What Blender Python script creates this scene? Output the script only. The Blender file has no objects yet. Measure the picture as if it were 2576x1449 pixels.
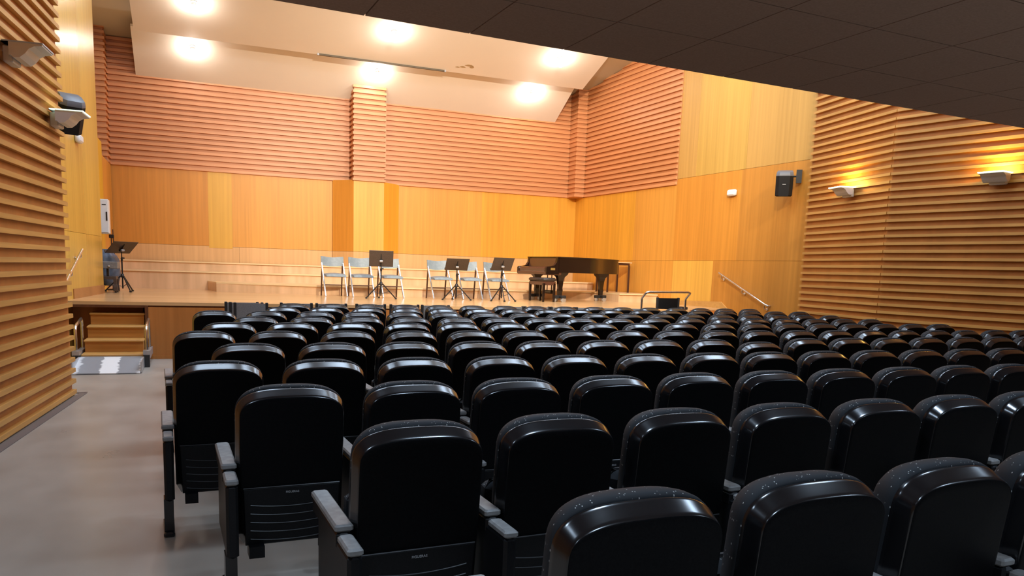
import bpy, bmesh, math, random
from mathutils import Vector, Matrix, Euler
random.seed(7)
S = bpy.context.scene
COL = S.collection
PI = math.pi
def R(d): return math.radians(d)

# ------------------------------------------------------------------ materials
def nt(name):
    m = bpy.data.materials.new(name); m.use_nodes = True
    n = m.node_tree; return m, n, n.nodes['Principled BSDF']

def plain(name, col, rough=.5, metal=0., spec=.5, coat=0.):
    m, n, b = nt(name)
    b.inputs['Base Color'].default_value = (*col, 1); b.inputs['Roughness'].default_value = rough
    b.inputs['Metallic'].default_value = metal; b.inputs['Specular IOR Level'].default_value = spec
    b.inputs['Coat Weight'].default_value = coat
    return m

def noisy(name, a, b_, scale=(8, 8, 8), rough=.5, detail=4, lo=.35, hi=.65, spec=.5, bump=0., metal=0., rvar=0.):
    m, n, b = nt(name)
    tc = n.nodes.new('ShaderNodeTexCoord'); mp = n.nodes.new('ShaderNodeMapping'); mp.inputs['Scale'].default_value = scale
    nz = n.nodes.new('ShaderNodeTexNoise'); nz.inputs['Scale'].default_value = 1; nz.inputs['Detail'].default_value = detail
    rp = n.nodes.new('ShaderNodeValToRGB')
    rp.color_ramp.elements[0].position = lo; rp.color_ramp.elements[0].color = (*a, 1)
    rp.color_ramp.elements[1].position = hi; rp.color_ramp.elements[1].color = (*b_, 1)
    L = n.links.new
    L(tc.outputs['Object'], mp.inputs['Vector']); L(mp.outputs[0], nz.inputs['Vector']); L(nz.outputs['Fac'], rp.inputs['Fac'])
    L(rp.outputs[0], b.inputs['Base Color'])
    b.inputs['Roughness'].default_value = rough; b.inputs['Specular IOR Level'].default_value = spec; b.inputs['Metallic'].default_value = metal
    if rvar:
        mr = n.nodes.new('ShaderNodeMapRange'); mr.inputs['To Min'].default_value = rough - rvar; mr.inputs['To Max'].default_value = rough + rvar
        L(nz.outputs['Fac'], mr.inputs['Value']); L(mr.outputs[0], b.inputs['Roughness'])
    if bump:
        bp = n.nodes.new('ShaderNodeBump'); bp.inputs['Strength'].default_value = bump; bp.inputs['Distance'].default_value = .01
        L(nz.outputs['Fac'], bp.inputs['Height']); L(bp.outputs[0], b.inputs['Normal'])
    return m

def wood(name, base, var=.14, grain=(14, 14, .5), rough=.42, spec=.4, broad=(1.3, 1.3, .05)):
    """veneer: fine grain streaks over broad board-to-board tone changes"""
    m, n, b = nt(name); L = n.links.new
    tc = n.nodes.new('ShaderNodeTexCoord')
    def nz(sc, det):
        mp = n.nodes.new('ShaderNodeMapping'); mp.inputs['Scale'].default_value = sc
        z = n.nodes.new('ShaderNodeTexNoise'); z.inputs['Scale'].default_value = 1; z.inputs['Detail'].default_value = det
        L(tc.outputs['Object'], mp.inputs['Vector']); L(mp.outputs[0], z.inputs['Vector']); return z
    f = nz(grain, 5); w = nz(broad, 2)
    mx = n.nodes.new('ShaderNodeMix'); mx.inputs[0].default_value = .5
    L(f.outputs['Fac'], mx.inputs[2]); L(w.outputs['Fac'], mx.inputs[3])
    rp = n.nodes.new('ShaderNodeValToRGB')
    d = tuple(c * (1 - var * 1.35) for c in base); h = tuple(min(1, c * (1 + var)) for c in base)
    rp.color_ramp.elements[0].position = .33; rp.color_ramp.elements[0].color = (d[0], d[1] * .97, d[2] * .9, 1)
    rp.color_ramp.elements[1].position = .67; rp.color_ramp.elements[1].color = (*h, 1)
    L(mx.outputs[0], rp.inputs['Fac']); L(rp.outputs[0], b.inputs['Base Color'])
    b.inputs['Roughness'].default_value = rough; b.inputs['Specular IOR Level'].default_value = spec
    return m

def emit(name, col, s):
    m, n, b = nt(name)
    b.inputs['Base Color'].default_value = (*col, 1); b.inputs['Emission Color'].default_value = (*col, 1); b.inputs['Emission Strength'].default_value = s
    return m

VG = (16, 16, .45); XG = (.8, .8, 26)
M = {}
M['panelA'] = wood('golden_veneer', (.66, .30, .048), .13, VG)
M['panelB'] = wood('yellow_veneer', (.70, .38, .065), .12, VG)
M['panelC'] = wood('amber_veneer', (.60, .25, .035), .13, VG)
M['panelP'] = wood('pale_veneer', (.66, .38, .16), .11, VG)
M['panelY'] = wood('ochre_veneer', (.60, .36, .058), .12, VG, .27, .55)
M['panelO'] = wood('spotlit_yellow_veneer', (.74, .44, .03), .1, VG)  # spotlight on the recess strip put into the veneer colour
M['slatS'] = wood('salmon_slat_wood', (.63, .275, .115), .12, (.9, .9, 30), .40, .45, (.35, .35, 9))
M['slatSb'] = wood('salmon_slat_backing', (.58, .245, .10), .12, (.9, .9, 20), .45, .4, (.35, .35, 2))
M['slatH'] = wood('ochre_slat_wood', (.59, .30, .078), .16, (.9, .9, 34), .45, .4, (.8, .8, 8.2))
M['slatHb'] = wood('rust_slat_backing', (.47, .185, .042), .16, (5, 5, 1.5), .5, .35, (1, 1, .3))
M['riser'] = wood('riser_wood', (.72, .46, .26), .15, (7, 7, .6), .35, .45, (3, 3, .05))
M['parquet'] = wood('stage_parquet', (.68, .42, .20), .1, (.8, 16, 16), .2, .5, (.25, 3, 3))
M['redwood'] = wood('stage_front_wood', (.50, .19, .045), .13, VG, .4)
M['darkwood'] = wood('dark_joint_wood', (.12, .04, .012), .2, VG, .5)  # dark wood in the stage front joints and around the stair niche
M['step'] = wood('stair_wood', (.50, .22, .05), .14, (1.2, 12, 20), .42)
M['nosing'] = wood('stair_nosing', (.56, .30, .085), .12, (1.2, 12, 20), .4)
M['skirt'] = wood('skirting_wood', (.42, .19, .06), .14, (3, 3, 6), .45)
M['white'] = plain('white_paint', (.80, .76, .70), .6)
M['cream'] = noisy('cream_plaster', (.76, .68, .585), (.79, .71, .61), (.5, .5, .5), .6)
M['beige'] = plain('beige_plaster', (.52, .45, .33), .7)
M['lino'] = noisy('grey_linoleum', (.31, .268, .225), (.41, .36, .305), (2.2, 1.1, 1), .30, 6, .3, .7, .45, rvar=.07)
M['kerb'] = plain('grey_vinyl_strip', (.14, .11, .10), .5)
M['soffit'] = noisy('brown_soffit_board', (.42, .27, .195), (.48, .31, .228), (90, 90, 90), .75, 3)
M['soffitgap'] = plain('soffit_joint', (.20, .125, .09), .8)
M['black'] = noisy('black_moulded_plastic', (.005, .005, .006), (.007, .007, .008), (150, 150, 150), .2, 2, spec=.75)
M['blackface'] = noisy('black_grained_plastic', (.003, .003, .0034), (.005, .005, .0054), (170, 170, 170), .5, 2, spec=.07)
M['blackrib'] = noisy('black_ribbed_plastic', (.005, .005, .006), (.008, .008, .009), (150, 150, 150), .42, 2, spec=.25)
M['rib'] = plain('black_rib_edge', (.025, .026, .028), .3)
M['grey_pad'] = noisy('grey_arm_plastic', (.20, .195, .19), (.27, .265, .255), (30, 30, 30), .45)
M['print'] = plain('silver_print', (.45, .45, .46), .4)
def speckle():
    m, n, b = nt('speckled_black_fabric'); L = n.links.new
    tc = n.nodes.new('ShaderNodeTexCoord'); v = n.nodes.new('ShaderNodeTexVoronoi'); v.inputs['Scale'].default_value = 74
    mp = n.nodes.new('ShaderNodeMapping'); mp.inputs['Scale'].default_value = (1, .8, .55); mp.inputs['Rotation'].default_value = (.3, .5, .2)
    rp = n.nodes.new('ShaderNodeValToRGB'); e = rp.color_ramp.elements
    e[0].position = .10; e[0].color = (.42, .42, .40, 1); e[1].position = .15; e[1].color = (.016, .018, .021, 1)
    L(tc.outputs['Object'], mp.inputs['Vector']); L(mp.outputs[0], v.inputs['Vector']); L(v.outputs['Distance'], rp.inputs['Fac']); L(rp.outputs[0], b.inputs['Base Color'])
    b.inputs['Roughness'].default_value = .75; b.inputs['Specular IOR Level'].default_value = .25
    return m
M['fabric'] = speckle()
M['steel'] = noisy('brushed_steel', (.62, .60, .58), (.74, .72, .70), (40, 40, 40), .25, metal=1.)
M['alu'] = noisy('aluminium', (.55, .57, .60), (.66, .68, .70), (14, 14, 14), .38, metal=.85)
M['chairgrey'] = noisy('blue_grey_shell_plastic', (.19, .23, .245), (.235, .27, .285), (20, 20, 20), .45)
M['chairframe'] = plain('silver_tube', (.72, .73, .74), .22, .9)
M['chairdark'] = plain('dark_and_shaded_tube', (.09, .045, .03), .3, .6)  # shade on the silver rear chair legs put into colour; also plain dark parts
M['desk'] = noisy('dark_music_desk_metal', (.055, .038, .030), (.075, .052, .042), (60, 60, 60), .35)
M['stand'] = plain('black_stand_metal', (.03, .027, .026), .32, .4)
M['lacquer'] = plain('black_piano_lacquer', (.010, .005, .004), .13, 0, .4, .2)
M['lacquerbr'] = plain('dark_brown_lacquer', (.085, .034, .020), .25, 0, .5, .3)
M['ivory'] = plain('piano_keys', (.7, .68, .62), .3)
M['brass'] = plain('brass_fitting', (.62, .48, .16), .3, .8)
M['stool'] = plain('black_leather', (.03, .022, .02), .45)
M['grille'] = noisy('black_speaker_grille', (.005, .0045, .0045), (.011, .010, .010), (260, 260, 260), .6, 1, spec=.25)
M['spkcap'] = plain('grey_speaker_cap', (.13, .135, .15), .4)
M['plasticw'] = plain('white_plastic', (.78, .77, .74), .4)
M['sconce'] = plain('silver_sconce_metal', (.64, .63, .62), .4, .1)
M['glow'] = emit('lit_sconce_glass', (.80, 1., .72), 9.)
M['glowoff'] = plain('unlit_sconce_glass', (.42, .50, .58), .2)
M['glowdim'] = emit('dimly_lit_sconce_glass', (.80, 1., .78), 1.1)
M['bulb'] = emit('lit_globe', (1., .93, .84), 105.)
M['fixture'] = plain('grey_lamp_holder', (.35, .34, .34), .4)
M['slot'] = plain('dark_air_slot', (.10, .075, .045), .7)
M['dark'] = plain('matt_black', (.012, .012, .013), .55)
M['rubber'] = plain('black_rubber', (.02, .02, .02), .7)
M['cloth'] = noisy('blue_grey_cover_cloth', (.06, .085, .13), (.13, .17, .24), (9, 9, 5), .5, 5, bump=.6)
M['greyslab'] = noisy('grey_lid_plastic', (.15, .15, .145), (.20, .20, .195), (20, 20, 20), .4)
M['greyback'] = noisy('grey_mesh_fabric', (.15, .155, .165), (.20, .205, .215), (80, 80, 80), .55)
def worn():
    m, n, b = nt('worn_ramp_paint'); L = n.links.new
    tc = n.nodes.new('ShaderNodeTexCoord'); z = n.nodes.new('ShaderNodeTexNoise'); z.inputs['Scale'].default_value = 7; z.inputs['Detail'].default_value = 6
    sx = n.nodes.new('ShaderNodeSeparateXYZ'); L(tc.outputs['Generated'], sx.inputs[0]); L(tc.outputs['Object'], z.inputs['Vector'])
    # bare metal shows in the middle of the ramp, grey grip paint on both sides
    s1 = n.nodes.new('ShaderNodeMath'); s1.operation = 'SUBTRACT'; s1.inputs[1].default_value = .53; L(sx.outputs[0], s1.inputs[0])
    ab = n.nodes.new('ShaderNodeMath'); ab.operation = 'ABSOLUTE'; L(s1.outputs[0], ab.inputs[0])
    ns = n.nodes.new('ShaderNodeMath'); ns.operation = 'MULTIPLY_ADD'; ns.inputs[1].default_value = .22; ns.inputs[2].default_value = -.11; L(z.outputs['Fac'], ns.inputs[0])
    ad = n.nodes.new('ShaderNodeMath'); ad.operation = 'ADD'; L(ab.outputs[0], ad.inputs[0]); L(ns.outputs[0], ad.inputs[1])
    rp = n.nodes.new('ShaderNodeValToRGB'); e = rp.color_ramp.elements
    e[0].position = .125; e[0].color = (.80, .82, .84, 1); e[1].position = .15; e[1].color = (.25, .27, .30, 1)
    k = e.new(.43); k.color = (.27, .29, .32, 1); k = e.new(.46); k.color = (.66, .68, .70, 1)
    L(ad.outputs[0], rp.inputs['Fac']); L(rp.outputs[0], b.inputs['Base Color']); b.inputs['Roughness'].default_value = .45
    return m
M['ramp'] = worn()

# ------------------------------------------------------------------ mesh builder
class MB:
    def __init__(s): s.v = []; s.f = []; s.m = []
    def add(s, vs, fs, m=0):
        o = len(s.v); s.v += [tuple(p) for p in vs]; s.f += [tuple(o + i for i in f) for f in fs]; s.m += [m] * len(fs); return s
    def box(s, a, b, m=0, T=None):
        x0, y0, z0 = a; x1, y1, z1 = b
        vs = [Vector(p) for p in ((x0,y0,z0),(x1,y0,z0),(x1,y1,z0),(x0,y1,z0),(x0,y0,z1),(x1,y0,z1),(x1,y1,z1),(x0,y1,z1))]
        if T: vs = [T @ p for p in vs]
        return s.add(vs, [(0,3,2,1),(4,5,6,7),(0,1,5,4),(1,2,6,5),(2,3,7,6),(3,0,4,7)], m)
    def bbox(s, a, b, r=.006, m=0, T=None):
        """box with chamfered edges"""
        x0, y0, z0 = a; x1, y1, z1 = b; L = []
        def ring(i, z): return [(x0+r+i,y0+i,z),(x1-r-i,y0+i,z),(x1-i,y0+r+i,z),(x1-i,y1-r-i,z),(x1-r-i,y1-i,z),(x0+r+i,y1-i,z),(x0+i,y1-r-i,z),(x0+i,y0+r+i,z)]
        L = [ring(r, z0), ring(0, z0+r), ring(0, z1-r), ring(r, z1)]
        if T: L = [[T @ Vector(p) for p in q] for q in L]
        return s.loft(L, m)
    def loft(s, loops, m=0, cap=(True, True), closed=True):
        n = len(loops[0]); vs = [p for l in loops for p in l]; fs = []
        for i in range(len(loops) - 1):
            for j in range(n if closed else n - 1):
                k = (j + 1) % n; fs.append((i*n+j, i*n+k, (i+1)*n+k, (i+1)*n+j))
        if closed and cap[0]: fs.append(tuple(range(n - 1, -1, -1)))
        if closed and cap[1]: fs.append(tuple((len(loops)-1)*n + j for j in range(n)))
        return s.add(vs, fs, m)
    def prism(s, poly, vec, m=0):
        v = Vector(vec); return s.loft([[Vector(p) for p in poly], [Vector(p) + v for p in poly]], m)
    def tube(s, pts, r, n=10, m=0, cap=True):
        pts = [Vector(p) for p in pts]; loops = []; up = None
        for i, p in enumerate(pts):
            if i == 0: t = pts[1] - p
            elif i == len(pts) - 1: t = p - pts[i-1]
            else: t = (pts[i+1] - p).normalized() + (p - pts[i-1]).normalized()
            t.normalize()
            if up is None: up = Vector((0,0,1)) if abs(t.z) < .9 else Vector((1,0,0))
            a = t.cross(up).normalized(); b = a.cross(t).normalized(); up = b
            rr = r[i] if isinstance(r, (list, tuple)) else r
            loops.append([p + rr * (math.cos(2*PI*k/n) * a + math.sin(2*PI*k/n) * b) for k in range(n)])
        return s.loft(loops, m, (cap, cap))
    def lathe(s, prof, n=20, c=(0,0,0), m=0, T=None):
        loops = [[Vector((c[0]+r*math.cos(2*PI*k/n), c[1]+r*math.sin(2*PI*k/n), c[2]+z)) for k in range(n)] for r, z in prof]
        if T: loops = [[T @ p for p in l] for l in loops]
        return s.loft(loops, m)
    def bar(s, a, b, w, h, m=0, up=(0,0,1)):
        a, b = Vector(a), Vector(b); t = (b - a).normalized(); u = Vector(up)
        x = t.cross(u).normalized(); y = x.cross(t).normalized()
        q = lambda p: [p - x*w/2 - y*h/2, p + x*w/2 - y*h/2, p + x*w/2 + y*h/2, p - x*w/2 + y*h/2]
        return s.loft([q(a), q(b)], m)
    def mesh(s, name, mats, smooth=None):
        me = bpy.data.meshes.new(name); me.from_pydata(s.v, [], s.f)
        for q in (mats if isinstance(mats, (list, tuple)) else [mats]): me.materials.append(q)
        me.polygons.foreach_set('material_index', s.m)
        bm = bmesh.new(); bm.from_mesh(me); bmesh.ops.recalc_face_normals(bm, faces=bm.faces); bm.to_mesh(me); bm.free()
        if smooth:
            me.polygons.foreach_set('use_smooth', [True] * len(me.polygons)); me.set_sharp_from_angle(angle=R(smooth))
        me.update(); return me
    def build(s, name, mats, parent=None, smooth=None, label=None):
        o = bpy.data.objects.new(name, s.mesh(name, mats, smooth)); COL.objects.link(o)
        if parent is not None: o.parent = parent
        if label: o['label'] = label
        return o

def tag(o, label, cat, group=None, kind=None):
    o['label'] = label; o['category'] = cat
    if group: o['group'] = group
    if kind: o['kind'] = kind
    return o
def thing(name, label, cat, loc=(0,0,0), rz=0., group=None):
    o = bpy.data.objects.new(name, None); o.empty_display_size = .1; COL.objects.link(o)
    o.location = loc; o.rotation_euler = (0, 0, rz)
    return tag(o, label, cat, group)
def struct(o, label, cat): return tag(o, label, cat, kind='structure')
def dup(root, loc, rz, label, group=None):
    r = root.copy(); COL.objects.link(r); r.location = loc; r.rotation_euler = (0, 0, rz); r['label'] = label
    if group: r['group'] = group
    for ch in list(root.children):
        c = ch.copy(); COL.objects.link(c); c.parent = r
        for g in list(ch.children):
            d = g.copy(); COL.objects.link(d); d.parent = c
    return r
def RZ(a, loc=(0,0,0)): return Matrix.Translation(loc) @ Matrix.Rotation(a, 4, 'Z')
def text(body, size, mat, T, name, parent, ext=.0006):
    c = bpy.data.curves.new(name, 'FONT'); c.body = body; c.size = size; c.extrude = ext; c.align_x = 'CENTER'; c.align_y = 'CENTER'
    c.materials.append(mat); o = bpy.data.objects.new(name, c); COL.objects.link(o); o.matrix_local = T
    if parent is not None: o.parent = parent
    bpy.context.view_layer.update()
    me = bpy.data.meshes.new_from_object(o); bpy.data.objects.remove(o); bpy.data.curves.remove(c)
    o = bpy.data.objects.new(name, me); COL.objects.link(o); o.parent = parent; o.matrix_local = T
    return o

# ------------------------------------------------------------------ camera (standing at the back of the hall)
HEAD, PITCH, ROLL = .3862937, math.radians(8.31033928), math.radians(1.93132813)
EYE = Vector((0, 0, 1.5))
cp, sp, cr, sr = math.cos(PITCH), math.sin(PITCH), math.cos(ROLL), math.sin(ROLL)
rows = [(cr, -sr*cp, sr*sp), (sr, cr*cp, -cr*sp), (0, sp, cp)]     # camera right / down / forward in the level frame
def lvl(v): # level frame (right, down, forward) -> world
    x, y, z = v; return Vector((x*math.cos(HEAD) + z*math.sin(HEAD), -x*math.sin(HEAD) + z*math.cos(HEAD), -y))
rt, dn, fw = (lvl(r) for r in rows)
cam = bpy.data.cameras.new('camera'); co = bpy.data.objects.new('camera', cam); COL.objects.link(co)
co.matrix_world = Matrix(((rt.x, -dn.x, -fw.x, EYE.x), (rt.y, -dn.y, -fw.y, EYE.y), (rt.z, -dn.z, -fw.z, EYE.z), (0,0,0,1)))
cam.sensor_width = 36; cam.lens = 1950 * 36 / 2576; cam.shift_y = 241.5 / 2576; cam.clip_start = .05
S.camera = co
# ------------------------------------------------------------------ the room
ZS = .855            # stage floor
YB = 20.2            # back wall of the stage
def slats(mb, a, b, nrm, zlist, h, prot, ms=0, mb_=1, back=True, z0=0., z1=7.4, thick=.12):
    """horizontal battens on a backing; a, b = ends of the wall line, nrm = towards the room"""
    a, b, n = Vector((*a, 0)), Vector((*b, 0)), Vector((*nrm, 0)).normalized()
    if back:
        q = [a, b, b - n*thick, a - n*thick]
        mb.prism([(p.x, p.y, z0) for p in q], (0, 0, z1 - z0), mb_)
    for z in zlist:
        q = [a - n*.005, b - n*.005, b + n*prot, a + n*prot]
        mb.prism([(p.x, p.y, z) for p in q], (0, 0, h), ms)
def quad(mb, pts, m=0): mb.add(pts, [(0, 1, 2, 3)], m)
def panel(mb, a, b, nrm, z0, z1, m=0, t=.03, lift=0.):
    a, b, n = Vector((*a, 0)), Vector((*b, 0)), Vector((*nrm, 0)).normalized()
    q = [a + n*lift, b + n*lift, b - n*t, a - n*t]
    mb.prism([(p.x, p.y, z0) for p in q], (0, 0, z1 - z0), m)
def zs(z0, pitch, z1): return [z0 + i*pitch for i in range(int((z1 - z0) / pitch) + 1)]

# hall floor
mb = MB(); mb.box((-3.2, -3.6, -.12), (13.8, 14.4, 0)); struct(mb.build('floor', M['lino']), 'worn grey linoleum floor of the hall', 'floor')

# left slatted wall of the hall and the plain veneered wall beyond it
LD = Vector((math.sin(R(5.2)), math.cos(R(5.2)))); LN = Vector((LD.y, -LD.x)); LE = Vector((-1.3, 9.53))
mb = MB(); slats(mb, LE, LE - 13.2*LD, LN, zs(.02, .1175, 7.2), .043, .045)
mb.box((-2.2, 9.40, 0), (-1.33, 9.52, 7.4), 1)
struct(mb.build('wall_left', [M['slatH'], M['slatHb']]), 'hall side wall of horizontal ochre battens with two sconces beside the aisle', 'wall')
mb = MB()
e = LE + LN*.045
for a, b in ((LE - 13*LD, LE + .1*LD), ):
    p, q = a + LN*.05, b + LN*.05; mb.prism([(p.x, p.y, 0), (q.x, q.y, 0), (q.x + .075, q.y, 0), (p.x + .075, p.y, 0)], (0, 0, .006))
q = LE + .1*LD; mb.box((-1.75, q.y - .02, 0), (q.x + .12, q.y + .055, .006))
struct(mb.build('baseboard_left', M['kerb']), 'grey vinyl strip along the foot of the battened side wall', 'baseboard')
WD = Vector((math.sin(R(4.6)), math.cos(R(4.6)))); WN = Vector((WD.y, -WD.x)); WE = Vector((-1.57, 15.75))
mb = MB()
for i, (t0, t1) in enumerate(((-6.5, -2.75), (-2.75, -1.25), (-1.25, 0))):
    panel(mb, WE + t0*WD, WE + t1*WD, WN, 0, 1.86, i % 2, .3); panel(mb, WE + t0*WD, WE + t1*WD, WN, 1.864, 7.4, (i + 1) % 2, .3)
struct(mb.build('wall_stage_left', [M['panelY'], wood('ochre_veneer_pale', (.64, .40, .07), .1, VG, .30)]), 'plain ochre veneered wall beside the wooden stair', 'wall')
mb = MB(); panel(mb, WE - 2.32*WD, WE, WN, ZS, ZS + .15, 0, .02, .014)
struct(mb.build('baseboard_stage_left', M['skirt']), 'brown skirting where the ochre wall meets the stage', 'baseboard')
# recess behind the ochre wall
mb = MB(); mb.box((-2.35, 15.4, 0), (-2.05, 20.6, 7.4), 0); mb.box((-2.05, 17.3, ZS), (-1.75, 18.2, 3.80), 1); mb.box((-2.05, 18.2, ZS), (-1.77, 20.15, 3.57), 2)
struct(mb.build('wall_recess', [M['beige'], M['panelO'], M['panelA']]), 'yellow and amber panelled side of the stage recess', 'wall')

# back wall of the stage: veneer panels below, salmon battens above, battened pier in the middle
mb = MB(); ZB = 3.59
mb.box((-2.4, YB + .03, 0), (11, YB + .3, 7.4), 5)
for x0, x1, m in ((-2.1, .27, 2), (.80, 2.02, 0), (2.02, 3.18, 0), (4.87, 7.16, 0), (7.16, 10.3, 1)): panel(mb, (x0, YB), (x1, YB), (0, -1), 1.845, ZB, m)
panel(mb, (.27, YB), (.80, YB), (0, -1), 1.80, ZB, 6, .03, .004)
for x0, x1 in ((-2.1, .95), (.954, 3.18), (4.87, 10.3)): panel(mb, (x0, YB), (x1, YB), (0, -1), ZS, 1.84, 3)
SZ = zs(3.58, .1225, 7.2)
mats = [M['panelA'], wood('orange_veneer', (.70, .33, .035), .12, VG), M['panelC'], M['panelP'], M['panelB'], M['dark'], wood('patched_yellow_veneer', (.66, .36, .05), .1, VG), M['slatS'], M['slatSb']]
slats(mb, (-2.1, YB), (10.3, YB), (0, -1), SZ, .06, .045, 7, 8, True, ZB, 7.3)
struct(mb.build('wall_back', mats), 'stage back wall, golden veneer below salmon battens', 'wall')
mb = MB()
for a, b, m, m2 in (((3.18, 20.17), (3.63, 19.75), 2, 3), ((3.63, 19.75), (4.39, 19.75), 4, 3), ((4.39, 19.75), (4.87, 20.17), 1, 3)):
    n = (b[1] - a[1], -(b[0] - a[0])); panel(mb, a, b, n, 1.845, ZB, m); panel(mb, a, b, n, 1.466, 1.84, m2)
mb.box((3.63, 19.75, ZB), (4.39, 20.15, 7.2), 8)
for z in SZ: mb.box((3.60, 19.705, z), (4.42, 20.15, z + .06), 7)
struct(mb.build('trim_4', mats), 'central pier of the stage back wall, yellow veneer below glaring battens', 'trim')
# battened piers in the two back corners
for nm, x0, x1, lab in (('trim_1', -2.12, -1.79, 'battened corner pier above the stage recess'), ('trim_2', 9.71, 10.12, 'battened corner pier beside the right stage wall')):
    mb = MB(); mb.box((x0, 19.75, ZB - .02), (x1, YB, 7.2), 1)
    for z in SZ: mb.box((x0 - .03, 19.71, z), (x1 + .03, YB, z + .06), 0)
    struct(mb.build(nm, [M['slatS'], M['slatSb']]), lab, 'trim')

# right wall of the stage
def RSP(y): return (10.48 - .0576*(y - 11.505), y)
RSN = (-1, -.0576)
mb = MB()
for y0, y1, m in ((11.5, 14.11, 7), (14.114, 15.52, 2), (15.524, 18.2, 0), (18.204, 20.3, 0)): panel(mb, RSP(y0), RSP(y1), RSN, 0, 1.855, m, .25)
for y0, y1, m in ((11.5, 13.4, 7), (13.4, 15.55, 1), (15.55, 17.2, 0), (17.2, 20.3, 3)): panel(mb, RSP(y0), RSP(y1), RSN, 1.86, 3.70 if y1 < 15.6 else 3.57, m, .25)
for y0, y1, m in ((11.5, 13.3, 4), (13.304, 14.9, 8), (14.904, 15.55, 4)): panel(mb, RSP(y0), RSP(y1), RSN, 3.705, 7.4, m, .25)
slats(mb, RSP(15.56), RSP(20.2), RSN, SZ, .06, .045, 5, 6, True, 3.57, 7.3, .25)
struct(mb.build('wall_stage_right', [M['panelA'], M['panelC'], M['panelB'], mats[1], wood('muted_ochre_veneer', (.52, .29, .075), .12, VG), M['slatS'], M['slatSb'], wood('deep_amber_veneer', (.53, .225, .036), .13, VG), wood('muted_yellow_veneer', (.54, .32, .07), .12, VG)]), 'stage side wall with handrail, amber veneer and salmon battens', 'wall')
mb = MB()
mb.prism([(*RSP(15.5), ZS), (*RSP(13.75), ZS), (*RSP(13.75), ZS + .14), (*RSP(15.5), ZS + .09)], (-.025, 0, 0))
mb.prism([(*RSP(13.75), ZS + .0), (*RSP(12.5), .02), (*RSP(12.5), .20), (*RSP(13.75), ZS + .14)], (-.03, 0, 0))
struct(mb.build('baseboard_stage_right', M['nosing']), 'pale skirting that slopes down beside the stage steps', 'baseboard')

# right slatted walls of the hall, bent like an open book
C1, C2 = Vector((10.47, 11.54)), Vector((10.12, 9.38)); C3 = Vector((10.12 + .219*12.9, 9.38 - 12.9))
ZR = zs(1.5 - 12*.1194, .1194, 7.2)
mb = MB()
d = (C2 - C1).normalized(); n1 = Vector((d.y, -d.x)); slats(mb, C1, C2, n1, ZR, .042, .045)
d = (C3 - C2).normalized(); n2 = Vector((d.y, -d.x)); slats(mb, C2, C3, n2, ZR, .042, .045)
mb.box((10.485, 11.40, 0), (10.9, 11.52, 7.4), 1)
struct(mb.build('wall_right', [M['slatH'], M['slatHb']]), 'folded hall side wall of ochre battens with lit sconces', 'wall')
mb = MB(); mb.box((-4.2, -3.75, 0), (13.9, -3.5, 7.4)); struct(mb.build('wall_rear', M['soffitgap']), 'rear wall of the hall', 'wall')

# stage
mb = MB()
mb.prism([(-2.3, 12.84, ZS - .05), (8.9, 12.80, ZS - .05), (8.9, 13.75, ZS - .05), (10.6, 13.75, ZS - .05), (10.6, 20.4, ZS - .05), (-2.3, 20.4, ZS - .05)], (0, 0, .05), 0)
struct(mb.build('stage_floor', M['parquet']), 'polished pale parquet floor of the stage', 'stage floor')
mb = MB()
for i in range(8): mb.box((-.70 + 1.2*i, 12.82, 0), (min(8.9, -.705 + 1.2*(i + 1)), 12.88, ZS - .075), 0)
mb.box((-.70, 12.85, 0), (8.9, 12.95, ZS - .05), 1); mb.box((-.70, 12.805, 0), (8.9, 12.83, .055), 0)
mb.box((-.745, 12.80, 0), (-.70, 13.4, ZS - .05), 1); mb.box((-1.85, 12.825, ZS - .085), (-.72, 12.86, ZS - .049), 1)
mb.box((-1.9, 13.36, 0), (-.70, 13.42, ZS - .05), 2); mb.box((-1.66, 13.30, 0), (-.80, 13.36, .78), 3); mb.box((8.88, 12.9, 0), (8.9, 13.8, ZS - .05), 0); mb.box((8.9, 13.76, 0), (10.5, 13.8, ZS - .05), 0)
struct(mb.build('stage_front', [M['redwood'], M['darkwood'], M['redwood'], wood('stair_niche_wood', (.52, .18, .035), .1, VG)]), 'red brown wooden front of the stage with the stair niche', 'stage front')
# steps from the stage to the hall along the right wall
st = thing('stage_steps', 'fixed wooden steps under the wall handrail, mostly hidden behind seats', 'steps', (9.65, 13.2, 0))
for k in range(4):
    z = ZS * (4 - k) / 5
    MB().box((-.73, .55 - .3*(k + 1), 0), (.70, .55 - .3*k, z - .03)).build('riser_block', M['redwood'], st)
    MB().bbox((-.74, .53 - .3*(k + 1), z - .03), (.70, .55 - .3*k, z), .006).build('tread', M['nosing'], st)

# choir risers: three low wooden platforms in front of the back wall
def riser(name, label, poly, z0, z1):
    r = thing(name, label, 'riser', (poly[0][0], poly[0][1], z0))
    o = Vector((poly[0][0], poly[0][1]))
    P = [Vector(p) - o for p in poly]
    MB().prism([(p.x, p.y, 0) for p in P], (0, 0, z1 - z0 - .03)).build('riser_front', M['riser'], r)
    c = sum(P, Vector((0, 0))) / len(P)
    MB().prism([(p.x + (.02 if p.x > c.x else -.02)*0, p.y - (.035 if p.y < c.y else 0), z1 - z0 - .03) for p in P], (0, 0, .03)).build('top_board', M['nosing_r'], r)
    return r
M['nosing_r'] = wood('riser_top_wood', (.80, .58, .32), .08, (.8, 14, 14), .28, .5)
riser('choir_riser', 'lowest pale wooden riser on the stage, with angled front behind the folding chairs', [(.36, 17.6), (2.34, 16.9), (4.27, 16.66), (6.98, 16.82), (8.7, 16.86), (9.06, 16.75), (9.14, 16.02), (10.18, 16.02), (10.02, 18.715), (.2, 18.715)], ZS, 1.055)
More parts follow.
